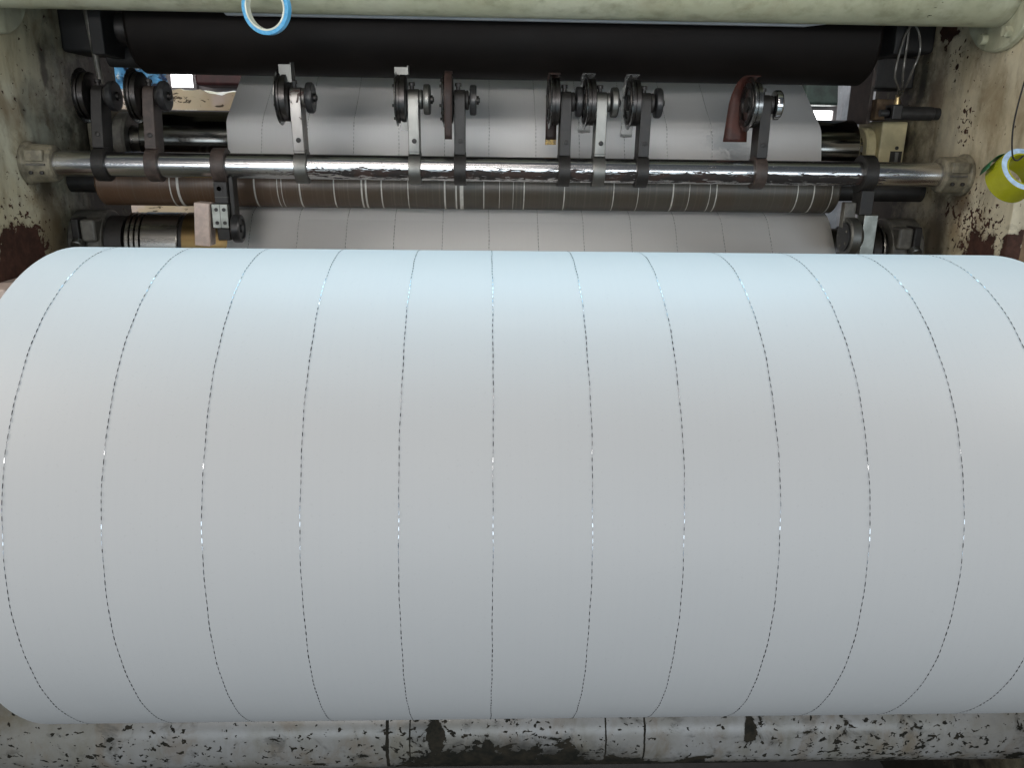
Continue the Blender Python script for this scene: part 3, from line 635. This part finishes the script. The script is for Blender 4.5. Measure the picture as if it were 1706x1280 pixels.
MB().add(vs, [(2*i, 2*i+1, 2*i+3, 2*i+2) for i in range(len(path)-1)]).build('sheet', M['paper'], web, sharp=60, solid=0.0002)
for i, x in enumerate(TX): thread_on_path(path, nrm, x, 'security_thread', web, phase=(i*0.53) % 1)

# ================================================================== knife holders
def arm_poly(hw, top, zt, z0):
    pts = [(-hw, z0), (hw, z0), (hw, zt-0.03)]
    for k in range(0, 13):
        a = PI*k/12; pts.append((top*math.cos(a), zt+top*math.sin(a)))
    pts.append((-hw, zt-0.03)); return pts
def knife(i, x, lean, arm, ringm, disc, knobm, label, extra=None, hub=0.126, bolts=False, yaw=0.0):
    t = thing('knife_holder', label, 'knife holder', (x, BAR[0], BAR[1]), 'slitting knife holders clamped on the chrome shaft')
    t.rotation_euler = (R_(lean), 0, R_(yaw))
    L().ring(-0.0115, 0.0115, 0.0239, 0.0318, (0,0,0), 48, ch=0.001).build('clamp_ring', M[ringm], t)
    a = L().prism(arm_poly(0.021, 0.0185, hub, 0.0272), -0.0105, 0.0105).build('arm', M[arm], t, bevel=0.0015)
    L().lathe([(0, 0.0046), (0.0022, 0.0046), (0.0026, 0.0038)], (0,0,0), 18, T(0.001, -0.0205, 0.052) @ AY).build('clamp_screw', M['black_iron'], a)
    L().box(-0.0108, 0.0108, -0.0213, 0.0, 0.0318, 0.0328).build('split_line', M['black_iron'], a)
    L().lathe([(-0.030, 0.008), (0.036, 0.008)], (0, 0, hub), 24).build('spindle', M['dark_steel'], t)
    L().lathe([(0.0108, 0.0165), (0.0125, 0.0175), (0.0155, 0.0175), (0.0170, 0.0165)], (0, 0, hub), 36).build('collar', M[arm if arm != 'brown_iron' else 'black_iron'], t)
    k = L().lathe([(0.0185, 0.020), (0.0195, 0.0265), (0.022, 0.0275), (0.029, 0.0275), (0.0315, 0.0255), (0.0318, 0.008)], (0, 0, hub), 44).build('knob', M[knobm], t)
    L().lathe([(0.0318, 0.0055), (0.037, 0.0055), (0.038, 0.0045)], (0, 0, hub), 6).build('knob_bolt', M['black_iron'], k)
    L().lathe([(0, 0.0042), (0.006, 0.0042), (0.006, 0.0062), (0.0115, 0.0062), (0.0125, 0.005)], (0,0,0), 16, T(-0.003, 0.0, hub+0.018) @ AZ).build('top_screw', M['black_iron'], t)
    h = L().lathe([(-0.0118, 0.030), (-0.0125, 0.038), (-0.014, 0.0425), (-0.0215, 0.0425), (-0.0222, 0.040), (-0.0245, 0.040), (-0.0252, 0.0435), (-0.0285, 0.0435)], (0, 0, hub), 56).build('disc_holder', M[disc], t)
    L().lathe([(-0.0312, 0.046), (-0.0309, 0.0495), (-0.0300, 0.0499), (-0.0287, 0.0465)], (0, 0, hub), 64, cap=True).build('blade', M['blade'], t)
    f = L().ring(-0.0335, -0.0313, 0.030, 0.0405, (0, 0, hub), 48, ch=0.0006).build('retaining_ring', M['dark_steel'], t)
    L().lathe([(-0.0345, 0.0125), (-0.0340, 0.014), (-0.0313, 0.014)], (0, 0, hub), 32).build('hub_cap', M['black_iron'], t)
    for j in range(6):
        aa = 2*PI*j/6+0.3
        L().lathe([(-0.0370 if bolts else -0.0352, 0.0022), (-0.0365 if bolts else -0.0350, 0.0028), (-0.0336, 0.0028)], (0, 0.0352*math.cos(aa), hub+0.0352*math.sin(aa)), 10).build('bolt', M['black_iron'], f)
    if extra: extra(t, hub)
    return t
def strap(mat, x0, x1, front, tail, top=0.0515, wav=0.0, beg=-0.35, x0b=None):
    """band laid over the disc and hanging down on one side"""
    def fn(t, hub):
        s = -1 if front else 1
        pts = []
        for k in range(15):
            w_ = beg + (1.5-beg)*k/14; a = PI/2 + w_ if front else PI/2 - w_
            pts.append((top*math.cos(a), hub+top*math.sin(a)))
        y, z = pts[-1]
        for k in range(1, 9): pts.append((y - s*0.012*k/8*0.6, z + (tail-z)*k/8))
        q = L(); vs = []; n = len(pts)
        for i, (yy, zz) in enumerate(pts):
            for j in range(4):
                xs_ = x0 if x0b is None else x0+(x0b-x0)*i/(n-1); x = xs_+(x1-xs_)*j/3
                vs.append((x + wav*math.sin(i*1.1), yy + wav*math.sin(i*0.9+j*2), zz + (wav*math.cos(j*2.5) if i == n-1 else 0)))
        fs = [(4*i+j, 4*i+j+1, 4*(i+1)+j+1, 4*(i+1)+j) for i in range(n-1) for j in range(3)]
        q.add(vs, fs).build('guard_strap', M[mat], t, sharp=60, solid=0.0012)
    return fn
def tab(mat, x0, x1, z0, z1, y=-0.01):
    def fn(t, hub):
        L().box(x0, x1, y-0.0012, y+0.0012, hub+z0, hub+z1).build('guard_tab', M[mat], t)
        L().box(x1-0.0012, x1, y, y+0.03, hub+z0, hub+z1+0.003).build('guard_tab', M[mat], t)
    return fn
def both(*fs):
    def fn(t, hub):
        for f in fs: f(t, hub)
    return fn
def gold(t, hub): L().box(-0.0335, -0.012, 0.0475, 0.0495, 0.046, 0.0575).build('foil_scrap', M['gold'], t)
knife(0, -0.7276, -10, 'black_iron', 'black_iron', 'dark_steel', 'knob', 'leftmost knife holder with black arm, beside the left side plate')
knife(1, -0.6296, -7, 'brown_iron', 'brown_iron', 'dark_steel', 'knob', 'brown armed knife holder, second from the left side plate')
knife(2, -0.3501, 7, 'steel_rusty', 'steel', 'dark_steel', 'knob', 'steel armed knife holder with dark rust spots and a pale tab on top', tab('steel', -0.026, -0.004, 0.028, 0.058))
knife(3, -0.1334, 4, 'steel', 'steel', 'dark_steel', 'steel', 'steel armed knife holder with steel knob, left of the leather strapped one', both(tab('steel', -0.033, -0.008, 0.043, 0.056), tab('steel', -0.024, -0.009, -0.056, -0.03)), bolts=True)
knife(4, -0.0467, 2, 'black_iron', 'black_iron', 'dark_steel', 'knob', 'dark knife holder with brown leather strap down its disc, left of centre', strap('dark_leather', -0.0275, -0.0135, True, 0.056, 0.0508), bolts=True)
knife(5, 0.1543, 1, 'black_iron', 'black_iron', 'dark_steel', 'knob', 'dark knife holder with brown strap ending in yellow foil', both(strap('dark_leather', -0.0335, -0.012, False, 0.056, 0.0508), gold))
knife(6, 0.2213, 3, 'steel', 'steel', 'dark_steel', 'steel', 'steel armed knife holder with clear plastic over its disc, between two dark ones', strap('film', -0.036, -0.012, False, 0.068, 0.0515, 0.0010, 0.1))
knife(7, 0.3059, 1, 'black_iron', 'black_iron', 'dark_steel', 'knob', 'dark knife holder with clear plastic under its disc, right of the steel one', strap('film', -0.036, -0.012, False, 0.062, 0.0515, 0.0010, 0.1))
knife(8, 0.5369, -1, 'black_iron', 'brown_iron', 'blade', 'chrome', 'rightmost knife holder with red brown leather flap behind its disc', strap('leather', -0.038, -0.012, False, 0.058, 0.052, 0.0, -0.15, -0.060), yaw=0)

# trim knives hanging from the shaft
t = thing('trim_knife', 'left trim knife with pale plate, grey block and black wheel below the shaft', 'trim knife', (-0.505, BAR[0], BAR[1]), 'trim knives at the web edges')
L().ring(-0.0125, 0.0125, 0.0239, 0.0330, (0,0,0), 48, ch=0.001).build('clamp_ring', M['brown_iron'], t)
a = L().prism([(-0.021, -0.029), (-0.021, -0.070), (0.020, -0.070), (0.020, -0.029)], -0.0125, 0.0125).build('arm', M['black_iron'], t, bevel=0.0015)
L().lathe([(0, 0.0075), (0.002, 0.0075), (0.002, 0.0045), (0.0005, 0.0042)], (0,0,0), 24, T(-0.002, -0.0205, -0.042) @ AY).build('clamp_screw', M['black_iron'], a)
L().box(-0.0127, 0.0127, -0.0214, 0.0, -0.0585, -0.0575).build('split_line', M['grey_iron'], a)
L().box(0.013, 0.022, -0.012, 0.018, -0.105, -0.02).build('side_arm', M['black_iron'], t, bevel=0.002)
bl = L().box(-0.018, 0.0125, -0.028, 0.012, -0.116, -0.0705).build('block', M['block'], t, bevel=0.001)
for dx in (-0.009, 0.0055):
    for dz in (-0.081, -0.106):
        L().lathe([(0, 0.0036), (0.0012, 0.0036)], (0,0,0), 14, T(dx, -0.0278, dz) @ AY).build('screw', M['black_iron'], bl)
L().box(-0.0025, -0.0018, -0.0286, -0.0278, -0.116, -0.0705).build('block_joint', M['black_iron'], bl)
mt = T(-0.034, -0.03, -0.068) @ Matrix.Rotation(R_(4), 4, 'Y')
L().box(-0.014, 0.0145, -0.006, 0.032, -0.082, 0.0, mt).build('side_plate', M['pale_plate'], t, bevel=0.002)
L().box(-0.012, 0.0125, -0.024, 0.01, -0.14, -0.1165).build('lower_block', M['black_iron'], t, bevel=0.002)
k = L().lathe([(0.016, 0.015), (0.017, 0.0255), (0.019, 0.027), (0.031, 0.027), (0.033, 0.025), (0.0335, 0.020), (0.030, 0.019), (0.030, 0.008), (0.034, 0.007)], (0, -0.012, -0.118), 44).build('wheel', M['knob'], t)

t = thing('trim_knife', 'right trim knife with pale rimmed disc and grey block at the web edge', 'trim knife', (0.7530, BAR[0], BAR[1]), 'trim knives at the web edges')
L().ring(-0.013, 0.013, 0.0239, 0.036, (0,0,0), 48, ch=0.001).build('clamp_ring', M['black_iron'], t)
L().prism([(-0.021, -0.031), (-0.021, -0.078), (0.020, -0.078), (0.020, -0.031)], -0.010, 0.016).build('arm', M['black_iron'], t, bevel=0.0015)
L().box(0.002, 0.030, -0.020, 0.012, -0.16, -0.0785).build('block', M['block'], t, bevel=0.001)
L().box(-0.034, -0.010, -0.006, 0.012, -0.105, -0.055).build('link', M['grey_iron'], t, bevel=0.002)
d = L().lathe([(-0.030, 0.026), (-0.0305, 0.034), (-0.028, 0.038), (-0.012, 0.038), (-0.010, 0.036), (0.0015, 0.020)], (0, -0.012, -0.122), 56).build('disc', M['steel'], t)
L().lathe([(-0.0335, 0.020), (-0.033, 0.0285), (-0.0302, 0.0285)], (0, -0.012, -0.122), 48).build('disc_face', M['knob'], d)
for j in range(5):
    aa = 2*PI*j/5
    L().lathe([(-0.0350, 0.0022), (-0.0336, 0.003)], (0, -0.012+0.020*math.cos(aa), -0.122+0.020*math.sin(aa)), 10).build('bolt', M['grey_iron'], d)

# ================================================================== tape rolls
def tape(name, label, loc, rot, r0, r1, w, m_out, m_edge, m_core, group=None):
    t = thing(name, label, 'tape roll', loc, group); t.rotation_euler = rot
    L().ring(-w/2, w/2, r0+0.003, r1, (0,0,0), 72, AY, ch=0.0004).build('tape', M[m_out], t)
    for s in (-1, 1):
        L().ring(min(s*w/2, s*(w/2+0.0004)), max(s*w/2, s*(w/2+0.0004)), r0+0.003, r1-0.0006, (0,0,0), 72, AY).build('tape_edge', M[m_edge], t)
    L().ring(-w/2-0.0006, w/2+0.0006, r0, r0+0.0028, (0,0,0), 72, AY).build('core', M[m_core], t)
    return t
tape('tape_roll', 'thin blue tape roll hanging in front of the top tube', (-0.3575, 0.385, 1.6165), (R_(4), R_(5), R_(-14)), 0.0325, 0.0415, 0.012, 'blue_outer', 'blue', 'core_white')
cpath = [(-0.3575, 0.385, 1.6505), (-0.357, 0.396, 1.668), (-0.357, 0.4235, 1.70)]
for k in range(9):
    a = PI*0.97 - k*0.34; cpath.append((-0.357, TUB[0]+(TUB[2]+0.003)*math.cos(a), TUB[1]+(TUB[2]+0.003)*math.sin(a)))
o = MB().tube(cpath, 0.0016, 8).build('cord', M['cord']); tag(o, 'black cord round the top tube holding the blue tape roll', 'cord')
yt = tape('tape_roll', 'yellow tape roll with pale blue edge hanging by the right side plate', (0.9055, 0.318, 1.3675), (R_(-33), 0, R_(4)), 0.0275, 0.0400, 0.042, 'yellow', 'rim', 'yellow')
# loose green end of the tape
q = L(); pts = []
for k in range(13):
    a = R_(105) + R_(5)*k; rr = 0.0420+0.0006*k
    pts.append((rr*math.cos(a), rr*math.sin(a)))
vs = [(x, y, z) for (x, z) in pts for y in (-0.004, 0.0215)]
q.add(vs, [(2*i, 2*i+1, 2*i+3, 2*i+2) for i in range(len(pts)-1)]).build('loose_end', M['green'], yt, sharp=60, solid=0.0006)
o = MB().tube(spline([(0.938, 0.30, 1.99), (0.905, 0.30, 1.70), (0.884, 0.30, 1.56), (0.874, 0.300, 1.46), (0.884, 0.305, 1.405), (0.900, 0.313, 1.393), (0.915, 0.317, 1.405), (0.93, 0.315, 1.43)]), 0.0014, 10).build('wire_hook', M['cord']); tag(o, 'black wire hook carrying the yellow tape roll', 'wire')
